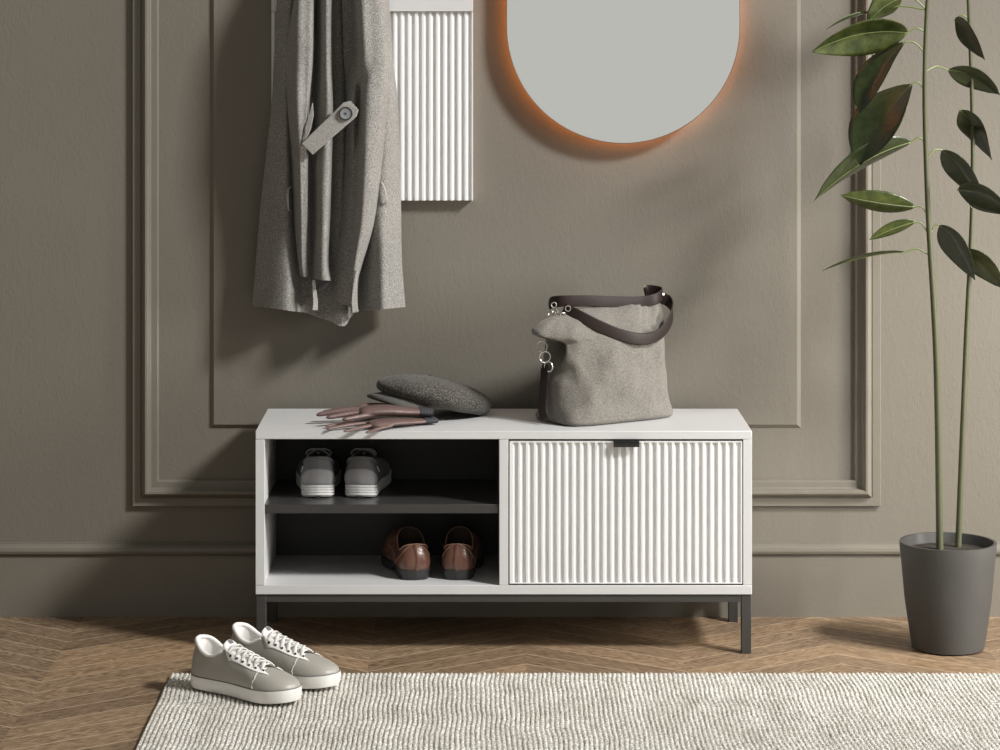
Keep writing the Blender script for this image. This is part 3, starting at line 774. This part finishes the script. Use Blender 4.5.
# grey running shoes
RUN = dict(L=0.248, Wd=0.054, Wb=0.034, wo=WO, wi=WI, wb=WB, ob=0.035, of=0.66, sole=0.030, spring=[(0,0.003),(0.08,0),(0.6,0),(0.8,0.004),(1,0.014)],
           rim=[(0.035,0.098),(0.08,0.094),(0.17,0.080),(0.25,0.082),(0.33,0.090),(0.42,0.092),(0.55,0.082),(0.66,0.070)],
           toeh=0.030, vamp=-0.010, mat='runner_grey', lining='runner_dark', tp=2.2, bulge=0.010, hb=0.012)
def make_runner(loc, rz, label, flip):
    P = RUN; r = thing('running_shoe', label, 'shoe', loc, rz, 'grey running shoes on the shelf')
    A, B, PH = build_shoe(r, P, flip)
    zs = []; of = []
    base = 0.004
    for i in range(4):
        z = base + i*0.0066
        zs += [z, z+0.0012, z+0.0050, z+0.0060]; of += [-0.0010, 0.0032, 0.0036, -0.0008]
    mir(sole_mesh(P, zs + [0.0315], of + [-0.002]), flip).build('midsole', 'runner_sole', r, local=True, smooth=30)
    mir(sole_mesh(P, (0.0, 0.001, 0.0042), (-0.005, -0.001, 0.001)), flip).build('outsole', 'runner_sole', r, local=True, smooth=40)
    mir(MB().box(-0.0035, 0.02, -0.006, 0.006, 0.0005, 0.006), flip).build('sole_groove', 'black_rubber', r, local=True)
    # heel counter, slightly raised shell round the heel
    hc = MB(); rows = []
    js = sorted([j for j in range(len(A)) if PH[j][1] < 0.12], key=lambda j: (j if j < 36 else j - 72))
    for k in [i/10*0.56 for i in range(11)]:
        row = []
        for j in js:
            s = PH[j][1]; kk = k * (1 - (s/0.12)**1.3 * 0.75)
            p = shoe_pt(P, A[j], B[j], s, kk); out = Vector((A[j].x - 0.06, A[j].y, 0)).normalized()
            row.append(p + out*0.0012)
        rows.append(row)
    hc.loft(rows, False, False)
    mir(hc, flip).build('heel_counter', 'runner_heel', r, local=True, solid=0.0012, smooth=80)
    js = sorted([j for j in range(len(B)) if B[j].x < 0.34*P['L']], key=lambda j: (j if j < 36 else j - 72))
    mir(MB().tube([B[j] for j in js], 0.0036, 10), flip).build('collar', 'runner_grey', r, local=True, smooth=80)
    tg = MB(); rings = []
    for xs, z, hw in catmull([(0.64, 0.070, 0.010), (0.52, 0.082, 0.016), (0.42, 0.092, 0.022), (0.36, 0.099, 0.025), (0.31, 0.104, 0.024)], 4):
        rings.append([Vector((xs*P['L'], q*hw, z - 0.012*q*q)) for q in [i/5 - 1 for i in range(11)]])
    tg.loft(rings, False, False)
    mir(tg, flip).build('tongue', 'runner_dark', r, local=True, solid=0.004, smooth=80)
    lc = MB(); eye = [0.36 + 0.055*i for i in range(5)]
    for i in range(5):
        p = side_pt(P, A, B, PH, eye[i], 1, 0.9, 0.004); q = side_pt(P, A, B, PH, eye[i], -1, 0.9, 0.004)
        m_ = (p+q)/2 + Vector((0, 0, 0.012))
        lc.tube(catmull([p, p.lerp(m_, 0.6)+Vector((0, 0, 0.003)), m_, q.lerp(m_, 0.6)+Vector((0, 0, 0.003)), q], 4), 0.002, 8)
    p = side_pt(P, A, B, PH, eye[0], 1, 0.9, 0.004)
    mir(lc, flip).build('laces', 'runner_heel', r, local=True)
    # bow loops standing above the tongue
    bw_ = MB()
    for sd in (1, -1):
        bw_.tube(catmull([(0.34*P['L'], 0, 0.104), (0.33*P['L'], sd*0.012, 0.1075), (0.32*P['L'], sd*0.024, 0.105), (0.33*P['L'], sd*0.031, 0.097), (0.37*P['L'], sd*0.028, 0.090)], 5), 0.0016, 8)
    bw_.tube(catmull([(0.34*P['L'], 0, 0.108), (0.34*P['L'], 0.001, 0.100), (0.35*P['L'], 0, 0.094)], 4), 0.003, 8)
    mir(bw_, flip).build('lace_bow', 'runner_heel', r, local=True)
    for sd in (1,):
        js = [j for j in range(len(A)) if PH[j][2] == sd]; j = min(js, key=lambda q: abs(PH[q][1] - 0.22))
        pa = shoe_pt(P, A[j], B[j], PH[j][1], 0.50); pb = shoe_pt(P, A[j], B[j], PH[j][1], 0.78)
        mir(MB().tube([pa + Vector((0, sd*0.001, 0)), pb + Vector((0, sd*0.001, 0))], 0.0012, 8), flip).build('side_tab', 'runner_reflector', r, local=True)
    return r
c1 = floor_pt(318.2, 498.2, ZS + 0.0002); c2 = floor_pt(359.8, 498.2, ZS + 0.0002)
make_runner(c1, radians(90 + 3), 'grey running shoe with ribbed white sole, closer to the bench side panel', False)
make_runner(c2, radians(90 - 4), 'grey running shoe with ribbed white sole, right of its pair, toe turned right', True)

# ------------------------------------------------------------------ handbag
BANG = radians(33); BC = Vector((0.310, -0.190, ZT + 0.0010))
bag = thing('handbag', 'beige canvas handbag with dark brown leather straps standing on the bench', 'bag', BC, BANG)
def bag_ring(z, a, b, nexp, nl, nr, sh=0.0, N=96, lift=None):
    ring = []
    for k in range(N):
        t = 2*pi*k/N; c_, s_ = cos(t), sin(t)
        e = 2.0 / nexp
        x = a * (abs(c_)**e) * (1 if c_ >= 0 else -1); y = b * (abs(s_)**e) * (1 if s_ >= 0 else -1)
        q = y / max(b, 1e-4)
        if x < 0 and y > 0: y *= 1 + 0.24 * (-x/a) * max(0.0, 1 - z/0.2)
        if x < 0: x += nl * math.exp(-(q/0.45)**2) * min(1, (-x/a)**6)
        else: x -= nr * math.exp(-(q/0.45)**2) * min(1, (x/a)**6)
        zz = z + (lift(x, y) if lift else 0)
        cr = noise.noise(Vector((x*16, y*16, z*13 + 4))); cr2 = noise.noise(Vector((x*42, y*42, z*22 + 9)))
        f_ = min(1, z/0.05) * (0.013*cr + 0.004*cr2)
        pl = max(0.0, min(1, (z-0.13)/0.10)) * max(0.0, min(1, (x-0.03)/0.08))
        f_ += 0.0045 * pl * sin(x*190 - z*60)
        rad = Vector((x/a/a, y/b/b, 0)); rad = rad.normalized() if rad.length > 0 else rad
        p = Vector((x + sh, y, zz)) + rad * f_ * (0.35 + 0.65*min(1, b/0.05))
        ring.append(p)
    return ring
levels = [  # z, half length, half width, squareness, left notch, right notch, shift
 (0.000, .150, .078, 5.0, 0, 0, 0), (0.002, .160, .088, 5.0, 0, 0, 0), (0.009, .165, .094, 4.8, 0, 0, 0), (0.020, .164, .094, 4.0, 0, 0, 0), (0.045, .164, .091, 3.0, .0, .0, -.001),
 (0.09, .163, .088, 2.45, .0, .0, .003), (0.125, .165, .085, 2.3, .010, .004, .003), (0.155, .172, .081, 2.3, .040, .006, -.002), (0.183, .176, .075, 2.2, .085, .015, -.004), (0.203, .181, .068, 2.2, .120, .015, -.008),
 (0.213, .190, .064, 2.4, .095, .012, -.024), (0.222, .194, .060, 2.4, .020, .008, -.031), (0.234, .192, .054, 2.4, .0, .0, -.030), (0.246, .187, .046, 2.3, .0, .0, -.027), (0.258, .174, .036, 2.2, 0, 0, -.018), (0.268, .152, .024, 2.0, 0, 0, -.004), (0.276, .124, .012, 2.0, 0, 0, .006), (0.279, .114, .003, 2.0, 0, 0, .008)]
lv = catmull(levels, 4)
def blift(z):
    return lambda x, y: 0.022 * max(0, min(1, (z-0.15)/0.1)) * (x/0.16 if x > 0 else 0.25*x/0.16)
bgm = MB(); bgm.loft([bag_ring(*l[:3], max(2.0, l[3]), l[4], l[5], l[6], lift=blift(l[0])) for l in lv])
bgm.build('bag_body', 'canvas', bag, local=True, smooth=80)
# everything else of the bag is measured in the room and moved into the bag's own frame
Binv = (Matrix.Translation(BC) @ Matrix.Rotation(BANG, 4, 'Z')).inverted()
def bp(px, py, y): return Binv @ W(px, py, y)
upv = Vector((0, 0, 1))
# rear handle: a straight band lying along the top, its end curling round
h1p = catmull([bp(549.5,307,-.200), bp(551,303,-.215), bp(556,301.5,-.235), bp(566,301,-.240), bp(590,301,-.220), bp(615,302,-.190), bp(640,302,-.160), bp(655,299,-.145), bp(661,295.5,-.125), bp(661,292.5,-.105), bp(655,291,-.092), bp(648,290.5,-.088), bp(645,293,-.098)], 6)
nn = len(h1p)
MB().ribbon(h1p, upv, [0.024 + 0.004*min(1, k/8) for k in range(nn)], 0.0042).build('handle', 'dark_leather', bag, local=True, bevel=0.0006, smooth=50)
h2p = catmull([bp(564,307.5,-.262), bp(572,312,-.272), bp(584,318.5,-.278), bp(600,326.5,-.276), bp(618,334,-.266), bp(636,338.5,-.246), bp(651,338,-.215), bp(663,331,-.180), bp(670.5,319,-.150), bp(672,308,-.125), bp(668,301,-.108), bp(662,298,-.105)], 6)
nn = len(h2p)
MB().ribbon(h2p, [Vector((0, 0, 1))]*nn, [0.024 + 0.005*min(1, k/10) for k in range(nn)], 0.0042).build('handle', 'dark_leather', bag, local=True, bevel=0.0006, smooth=50)
# rivets and rings
def ring_at(px, py, y, R, r, ax_, name='ring'):
    MB().torus(bp(px, py, y), (Binv.to_3x3() @ Vector(ax_)), R, r, 28).build(name, 'nickel', bag, local=True)
ring_at(554, 305, -.243, .0062, .0012, (0, 1, 0)); ring_at(568, 308.5, -.283, .0066, .0012, (0.2, 1, 0))
ring_at(550.5, 313, -.232, .0085, .0011, (0.6, .8, .3)); ring_at(563, 316, -.275, .0090, .0011, (-.5, .8, .3))
ring_at(556.5, 312, -.258, .0070, .0013, (0.9, .4, .1))
ring_at(542.2, 346.5, -.278, .0135, .0016, (0.5, 1, 0)); ring_at(545.0, 357, -.284, .0140, .0016, (-.3, 1, .15)); ring_at(548.5, 366.5, -.286, .0125, .0018, (.7, .8, .1))
MB().tube(catmull([bp(543,321.5,-.235), bp(546,319.3,-.245), bp(551,318.8,-.250), bp(555,315,-.255)], 5), .0011, 8).build('clip', 'nickel', bag, local=True)
MB().disc(bp(645, 286.5, -.096), Binv.to_3x3() @ Vector((0, -1, 0)), [(0.0035, 0), (0.003, 0.0012)], 14).build('rivet', 'nickel', bag, local=True)
MB().disc(bp(663, 294, -.128), Binv.to_3x3() @ Vector((0.5, -1, 0)), [(0.003, 0), (0.0028, 0.0030)], 14).build('rivet', 'nickel', bag, local=True)
# end strap
endp = catmull([bp(545.0,368,-.272), bp(544.4,380,-.276), bp(543.2,395,-.281), bp(542.4,406,-.286), bp(543.0,413,-.292), bp(545,419.5,-.302)], 5)
MB().ribbon(endp, Binv.to_3x3() @ Vector((0.80, -.55, 0)), [0.024]*len(endp), 0.004).build('side_strap', 'dark_leather', bag, local=True, bevel=0.0005, smooth=50)
MB().ribbon([bp(545.2,371,-.277), bp(546.2,364,-.277)], Binv.to_3x3() @ Vector((0.80, -.55, 0)), 0.021, 0.007).build('strap_loop', 'dark_leather', bag, local=True, bevel=0.0008)

# ------------------------------------------------------------------ flat cap
cap_c = W(432, 417, -0.162); cap_c.z = ZT
cap = thing('flat_cap', 'dark grey tweed flat cap lying partly on the gloves', 'cap', cap_c, radians(30))
cm = MB(); rings = []
TL = radians(14)
def cap_tf(p):
    # lean: the brim side sits higher, on the gloves
    x, y, z = p
    return Vector((x*cos(TL) + z*sin(TL), y, z*0.9*cos(TL) - x*sin(TL))) + Vector((0, 0, 0.031))
lev = [(0.000, .108, .086, .016), (-.004, .118, .095, .014), (.004, .132, .106, .008), (.016, .142, .114, .002), (.030, .145, .116, .0), (.044, .140, .110, -.004), (.056, .124, .098, -.010), (.066, .096, .078, -.018), (.072, .060, .050, -.024), (.0745, .025, .02, -.028), (.075, .003, .003, -.028)]
NC = 72
for z, a, b, sh in catmull(lev, 3):
    ring = []
    for k in range(NC):
        t = 2*pi*k/NC
        a_, b_ = a*1.06, b*1.04; x = a_*cos(t); y = b_*sin(t)
        # crown runs long over the peak and drops toward it
        fr_x = -x / 0.14
        zz = z * (1 - 0.30*max(0, fr_x)**1.5) if z > 0.0 else z
        if x > 0: zz += 0.004 * (x/0.14)
        seam = 0.0012 * math.exp(-((y)/0.003)**2) * (1 if z > 0.03 else 0)
        w_ = 0.004 * noise.noise(Vector((x*14, y*14, z*20)))
        pr = cap_tf((x + sh, y, zz - seam + w_*0.7)); pr.z = max(pr.z, 0.0008 + 0.10*max(0, -0.02 - x)) 
        ring.append(pr)
    rings.append(ring)
cm.loft(rings)
cm.build('crown', 'cap_tweed', cap, local=True, smooth=80)
br_ = MB(); top = []; 
ns = 24; rows = []
for i in range(ns + 1):
    a = radians(112 + (240 - 112) * i / ns)
    q = (i / ns) * 2 - 1
    row = []
    for j in range(7):
        f_ = j / 6
        ri = 1.0; ro = 1.0 + 0.50 * math.sqrt(max(0.0, 1 - q*q))
        rr = lerp(0.92, 0.92 + (ro - 0.92) * max(0.0, 1 - q**4), f_)
        x = 0.118*rr*cos(a) + 0.006; y = 0.098*rr*sin(a)
        z = 0.008 - 0.020*f_*f_ - 0.010*(abs(q))*f_ - 0.016*(q*q)*0.6
        p = cap_tf((x, y, z)); p.z = max(p.z, 0.006); row.append(p)
    rows.append(row)
br_.loft(rows, False, False)
br_.build('brim', 'cap_brim', cap, local=True, solid=0.005, smooth=80)
bt = MB().disc(cap_tf((-0.028, 0, 0.074)), (0, 0, 1), [(0.008, 0), (0.0075, 0.003), (0.003, 0.0045)], 18)
bt.build('crown_button', 'cap_tweed', cap, local=True)

# ------------------------------------------------------------------ leather gloves
def glove(name, label, loc, rz, fingers, thumb, palm, cuff):
    g = thing(name, label, 'glove', loc, rz, 'leather gloves under the cap')
    mb = MB()
    mb.tube(gsc(palm[0]), palm[1], 14, flat=palm[2])
    for pts, rad, fl in fingers + [thumb]:
        c_ = catmull(gsc(pts), 5); n_ = len(c_)
        rr = [rad*(1 - 0.22*(i/(n_-1))) * (1 if i < n_-3 else (0.86 if i == n_-3 else (0.62 if i == n_-2 else 0.25))) for i in range(n_)]
        mb.tube(c_, rr, 12, flat=fl)
    o = mb.build('glove_shell', 'glove_leather', g, local=True, smooth=180)
    md = o.modifiers.new('remesh', 'REMESH'); md.mode = 'VOXEL'; md.voxel_size = 0.0014; md.use_smooth_shade = True
    sm = o.modifiers.new('smooth', 'SMOOTH'); sm.iterations = 5; sm.factor = 0.5
    cm_ = MB()
    for i in range(7):
        pass
    pts, rad, fl = cuff
    rr = []
    c_ = catmull(pts, 8)
    for i in range(len(c_)): rr.append(rad * (1 + 0.05*sin(i*2.2)))
    cm_.tube(c_, rr, 24, flat=fl)
    cm_.build('knitted_cuff', 'glove_cuff', g, local=True, smooth=80)
    return g
# local frame: wrist at origin, fingers toward -x, palm down
gz = ZT
GS = 1.33
def gsc(pts): return [(x*GS, y*1.12, z) for x, y, z in pts]
palmA = (catmull([(0.0, 0, 0.014), (-0.03, 0, 0.016), (-0.065, -0.002, 0.019), (-0.095, -0.004, 0.017), (-0.112, -0.004, 0.013)], 4),
         [0.024, 0.0255, 0.027, 0.029, 0.031, 0.033, 0.035, 0.036, 0.037, 0.038, 0.0385, 0.0385, 0.038, 0.0375, 0.036, 0.032, 0.026], 0.36)
fA = [([(-0.085, 0.026, 0.015), (-0.125, 0.036, 0.015), (-0.165, 0.036, 0.011), (-0.183, 0.033, 0.008)], 0.0090, 0.80),
      ([(-0.085, 0.010, 0.016), (-0.130, 0.013, 0.017), (-0.175, 0.010, 0.011), (-0.193, 0.007, 0.007)], 0.0092, 0.80),
      ([(-0.085, -0.008, 0.016), (-0.126, -0.014, 0.014), (-0.160, -0.024, 0.009), (-0.176, -0.030, 0.007)], 0.0088, 0.78),
      ([(-0.078, -0.024, 0.014), (-0.108, -0.036, 0.011), (-0.134, -0.052, 0.008), (-0.146, -0.060, 0.007)], 0.0080, 0.75)]
thA = ([(-0.030, 0.020, 0.016), (-0.060, 0.044, 0.020), (-0.092, 0.050, 0.022), (-0.118, 0.046, 0.018)], 0.0105, 0.75)
cuffA = ([(-0.004, 0, 0.014), (0.012, 0, 0.013), (0.028, 0.001, 0.012)], 0.0245, 0.40)
g1 = W(421.0, 417, -0.268); g1.z = gz
glove('glove', 'brown leather glove on the bench top, uppermost, with its dark knitted cuff showing', g1 + Vector((0, -0.016, 0.0168)), radians(5), fA, thA, palmA, cuffA)
palmB = (palmA[0], [r_*0.96 for r_ in palmA[1]], 0.27)
fB = [([(x, y, z*0.62) for x, y, z in pts], rad*0.94, 0.56) for pts, rad, _ in fA]
thB = ([(x, y, z*0.45) for x, y, z in thA[0]], 0.0095, 0.6)
palmB = ([(x, y, z*0.65) for x, y, z in palmA[0]], palmB[1], 0.25)
fB = [([(x, y*1.25, z) for x, y, z in pts], rad*0.94, fl) for pts, rad, fl in fB]
cuffB = ([(-0.004, 0, 0.0095), (0.012, 0, 0.009), (0.028, 0.001, 0.009)], 0.0235, 0.33)
g2 = W(424, 424, -0.282); g2.z = gz
glove('glove', 'brown leather glove flat on the bench top beneath the other, fingers toward the front edge', g2 + Vector((0.0, -0.012, 0.0012)), radians(27), fB, thB, palmB, cuffB)

# ------------------------------------------------------------------ plant at the right
PY = -0.33
pc = W(948, 0, PY); pc = Vector((pc.x, PY, 0))
plant = thing('potted_rubber_plant', 'tall broad-leaved green plant in a dark pot at the right of the bench', 'plant', pc)
pot = MB(); Cp = (pc.x, PY, 0)
pot.disc(Cp, (0, 0, 1), [(0.080, 0), (0.088, 0.004), (0.105, 0.12), (0.114, 0.22), (0.117, 0.245), (0.117, 0.26), (0.110, 0.26), (0.106, 0.235)], 48)
pot.build('pot', 'planter_ceramic', plant, smooth=40)
MB().disc(Cp, (0, 0, 1), [(0.104, 0.228), (0.1035, 0.236), (0.06, 0.240), (0.01, 0.241)], 40).build('soil', 'potting_soil', plant, smooth=80)
stem_pts = {}
def stem(x0, y0, pts, r0, r1):
    c_ = catmull(pts, 8); n_ = len(c_)
    MB().tube(c_, [lerp(r0, r1, i/(n_-1)) for i in range(n_)], 10).build('stem', 'stem_green', plant, smooth=80)
    return c_
s1 = stem(0, 0, [(pc.x-.02, PY, .235), (pc.x-.03, PY-.01, .7), (pc.x-.05, PY, 1.1), (W(925, 0, PY).x, PY, 1.45), (W(935, 0, PY).x, PY, 1.85)], .009, .004)
s2 = stem(0, 0, [(pc.x+.03, PY+.03, .235), (pc.x+.05, PY+.04, .7), (pc.x+.07, PY+.05, 1.2), (pc.x+.05, PY+.05, 1.8)], .008, .004)
def leaf(base, tip, width, wdir, bow, mat='leaf_dark', fold=0.25, asym=0.0, wave=0.0, tipl=0.12, root=None):
    """leaf blade from base to tip, bowed by the vector 'bow' at its middle"""
    base, tip, bow, wd0 = Vector(base), Vector(tip), Vector(bow), Vector(wdir).normalized()
    nu, nv = 26, 10; rows = []; mid = []
    for i in range(nu + 1):
        t = i / nu
        c_ = base.lerp(tip, t) + bow * (4*t*(1-t))
        tn = (tip - base) + bow * (4 - 8*t); tn.normalize()
        wd = (wd0 - tn*wd0.dot(tn)).normalized(); nr = tn.cross(wd)
        prof_ = (sin(pi * min(1, t**0.85)) ** 0.75) if t < 1 - tipl else (sin(pi * (1-tipl)**0.85) ** 0.75) * ((1-t)/tipl)**1.2
        w_ = width/2 * max(0.02, prof_)
        row = []
        for j in range(nv + 1):
            q = j/nv*2 - 1
            row.append(c_ + wd*(w_*q) + nr*(fold*w_*(abs(q)**1.4) + wave*w_*sin(t*17 + 2*q)*abs(q)))
        rows.append(row); mid.append(c_ - nr*0.0006)
    mb = MB().loft(rows, False, False)
    o = mb.build('leaf', mat, plant, solid=0.0009, smooth=80)
    rb = MB().tube(mid, [0.0016*(1-0.75*i/nu) for i in range(nu+1)], 6)
    if root is not None:
        a = Vector(root); rb.tube(catmull([a, a.lerp(base, 0.5)+Vector((0, 0, 0.012)), base, mid[1]], 5), 0.0020, 8)
    ro = rb.build('midrib', 'leaf_rib', plant); ro.parent = o
    return o
def onstem(c_, z): return min(c_, key=lambda p: abs(p[2] - z))
def lf(bx, by, tx, ty, w, wdir, bow, yb=PY, yt=PY, s=s1, **k):
    b_ = W(bx, by, yb); t_ = W(tx, ty, yt)
    leaf(b_, t_, w, wdir, bow, root=onstem(s, b_.z - 0.02), **k)
lf(908, 33, 812, 52, .105, (0.05, -.55, .85), (0, 0, .020), yt=PY-.06, mat='leaf_mid', fold=-.35, tipl=0.05)
lf(872, 12, 827, 29, .030, (0, 1, .10), (0, 0, .012), yb=PY+.02, yt=PY-.02)
lf(902, -2, 866, 24, .070, (.35, -.3, .85), (0, 0, .01), mat='leaf_mid')
lf(905, 42, 860, 113, .105, (.75, -.45, .50), (-.016, 0, .0), yt=PY-.04, fold=.3)
lf(912, 84, 860, 165, .165, (.72, -.25, .55), (-.012, 0, .006), yt=PY-.05, fold=.22)
lf(912, 142, 814, 201, .080, (.10, -.60, .80), (-.004, 0, .020), yt=PY-.05, fold=.35)
lf(915, 207, 840, 195, .058, (0, -.4, .9), (0, 0, -.004), mat='leaf_mid', fold=.35)
lf(915, 222, 869, 240, .036, (0, -.4, .9), (0, 0, .004), mat='leaf_mid')
lf(905, 252, 822, 271, .040, (0, -1, .22), (0, 0, .010), yt=PY-.03, fold=.3)
rnd = random.Random(11)
extra = [(955,20,985,60,s2),(948,70,1000,95,s1),(960,110,992,160,s2),(942,150,985,205,s1),(958,190,1012,215,s2),(940,225,975,280,s1),(962,250,1005,290,s2),
         (938,-40,965,-75,s1),(925,-30,880,-62,s1),(930,-60,915,-110,s1),(960,-20,1008,-45,s2),(950,-60,990,-100,s2)]
for bx, by, tx, ty, s_ in extra:
    lf(bx, by, tx, ty, rnd.uniform(.06, .085), (rnd.uniform(-.3, .3), -.6, .7), (0, 0, .015), yb=PY+rnd.uniform(-.03, .06), yt=PY+rnd.uniform(-.10, .10), s=s_, mat=rnd.choice(['leaf_dark', 'leaf_mid']), fold=.3)

for o in bpy.data.objects:
    if '_world' in o: del o['_world']

# ------------------------------------------------------------------ light
wd_ = bpy.data.worlds.new('daylight'); SC.world = wd_; wd_.use_nodes = True
bg = wd_.node_tree.nodes['Background']; bg.inputs[1].default_value = 1.0
_t = wd_.node_tree; _g = _t.nodes.new('ShaderNodeTexCoord'); _s = _t.nodes.new('ShaderNodeVectorMath'); _s.operation = 'DOT_PRODUCT'
_s.inputs[1].default_value = (0.0, -1.0, 0.0); _t.links.new(_g.outputs['Generated'], _s.inputs[0])
_r = _t.nodes.new('ShaderNodeValToRGB'); _e = _r.color_ramp.elements      # bright patch added behind the camera for the mirror, dimmer towards the sides
_e[0].position = 0.93; _e[0].color = (0.215, 0.205, 0.188, 1); _e[1].position = 0.985; _e[1].color = (0.57, 0.565, 0.535, 1)
_t.links.new(_s.outputs['Value'], _r.inputs['Fac']); _t.links.new(_r.outputs['Color'], bg.inputs[0])
def area(name, loc, target, size, power, color, sy=None):
    l = bpy.data.lights.new(name, 'AREA'); l.size = size; l.energy = power; l.color = color
    if sy: l.shape = 'RECTANGLE'; l.size_y = sy
    o = bpy.data.objects.new(name, l); COL.objects.link(o); o.location = loc
    o.rotation_euler = (Vector(target) - Vector(loc)).to_track_quat('-Z', 'Y').to_euler()
    return o
area('window_light', (4.6, -3.55, 5.0), (-0.1, 0, 0.5), 1.0, 650, (1.0, 0.985, 0.965), 0.95)
sl_ = area('side_fill_light', (2.9, -1.15, 1.0), (0.80, 0, 0.50), 0.5, 15, (1.0, 0.96, 0.90), 1.0)  # added fill lamp to brighten the lower right wall, not a window
sl_.data.spread = radians(75)

# ------------------------------------------------------------------ camera
cd = bpy.data.cameras.new('camera'); cam = bpy.data.objects.new('camera', cd); COL.objects.link(cam)
cam.location = (0, -D0, CAMZ); cam.rotation_euler = (radians(90), 0, 0)
cd.sensor_width = 36; cd.lens = FPX * 36 / 1000; cd.shift_x = (500 - VX) / 1000; cd.shift_y = -(375 - VY) / 1000
cd.clip_start = 0.05
SC.camera = cam
vs_ = SC.view_settings; vs_.view_transform = 'Standard'; vs_.look = 'None'; vs_.gamma = 1; vs_.use_curve_mapping = False; vs_.exposure = 0.0
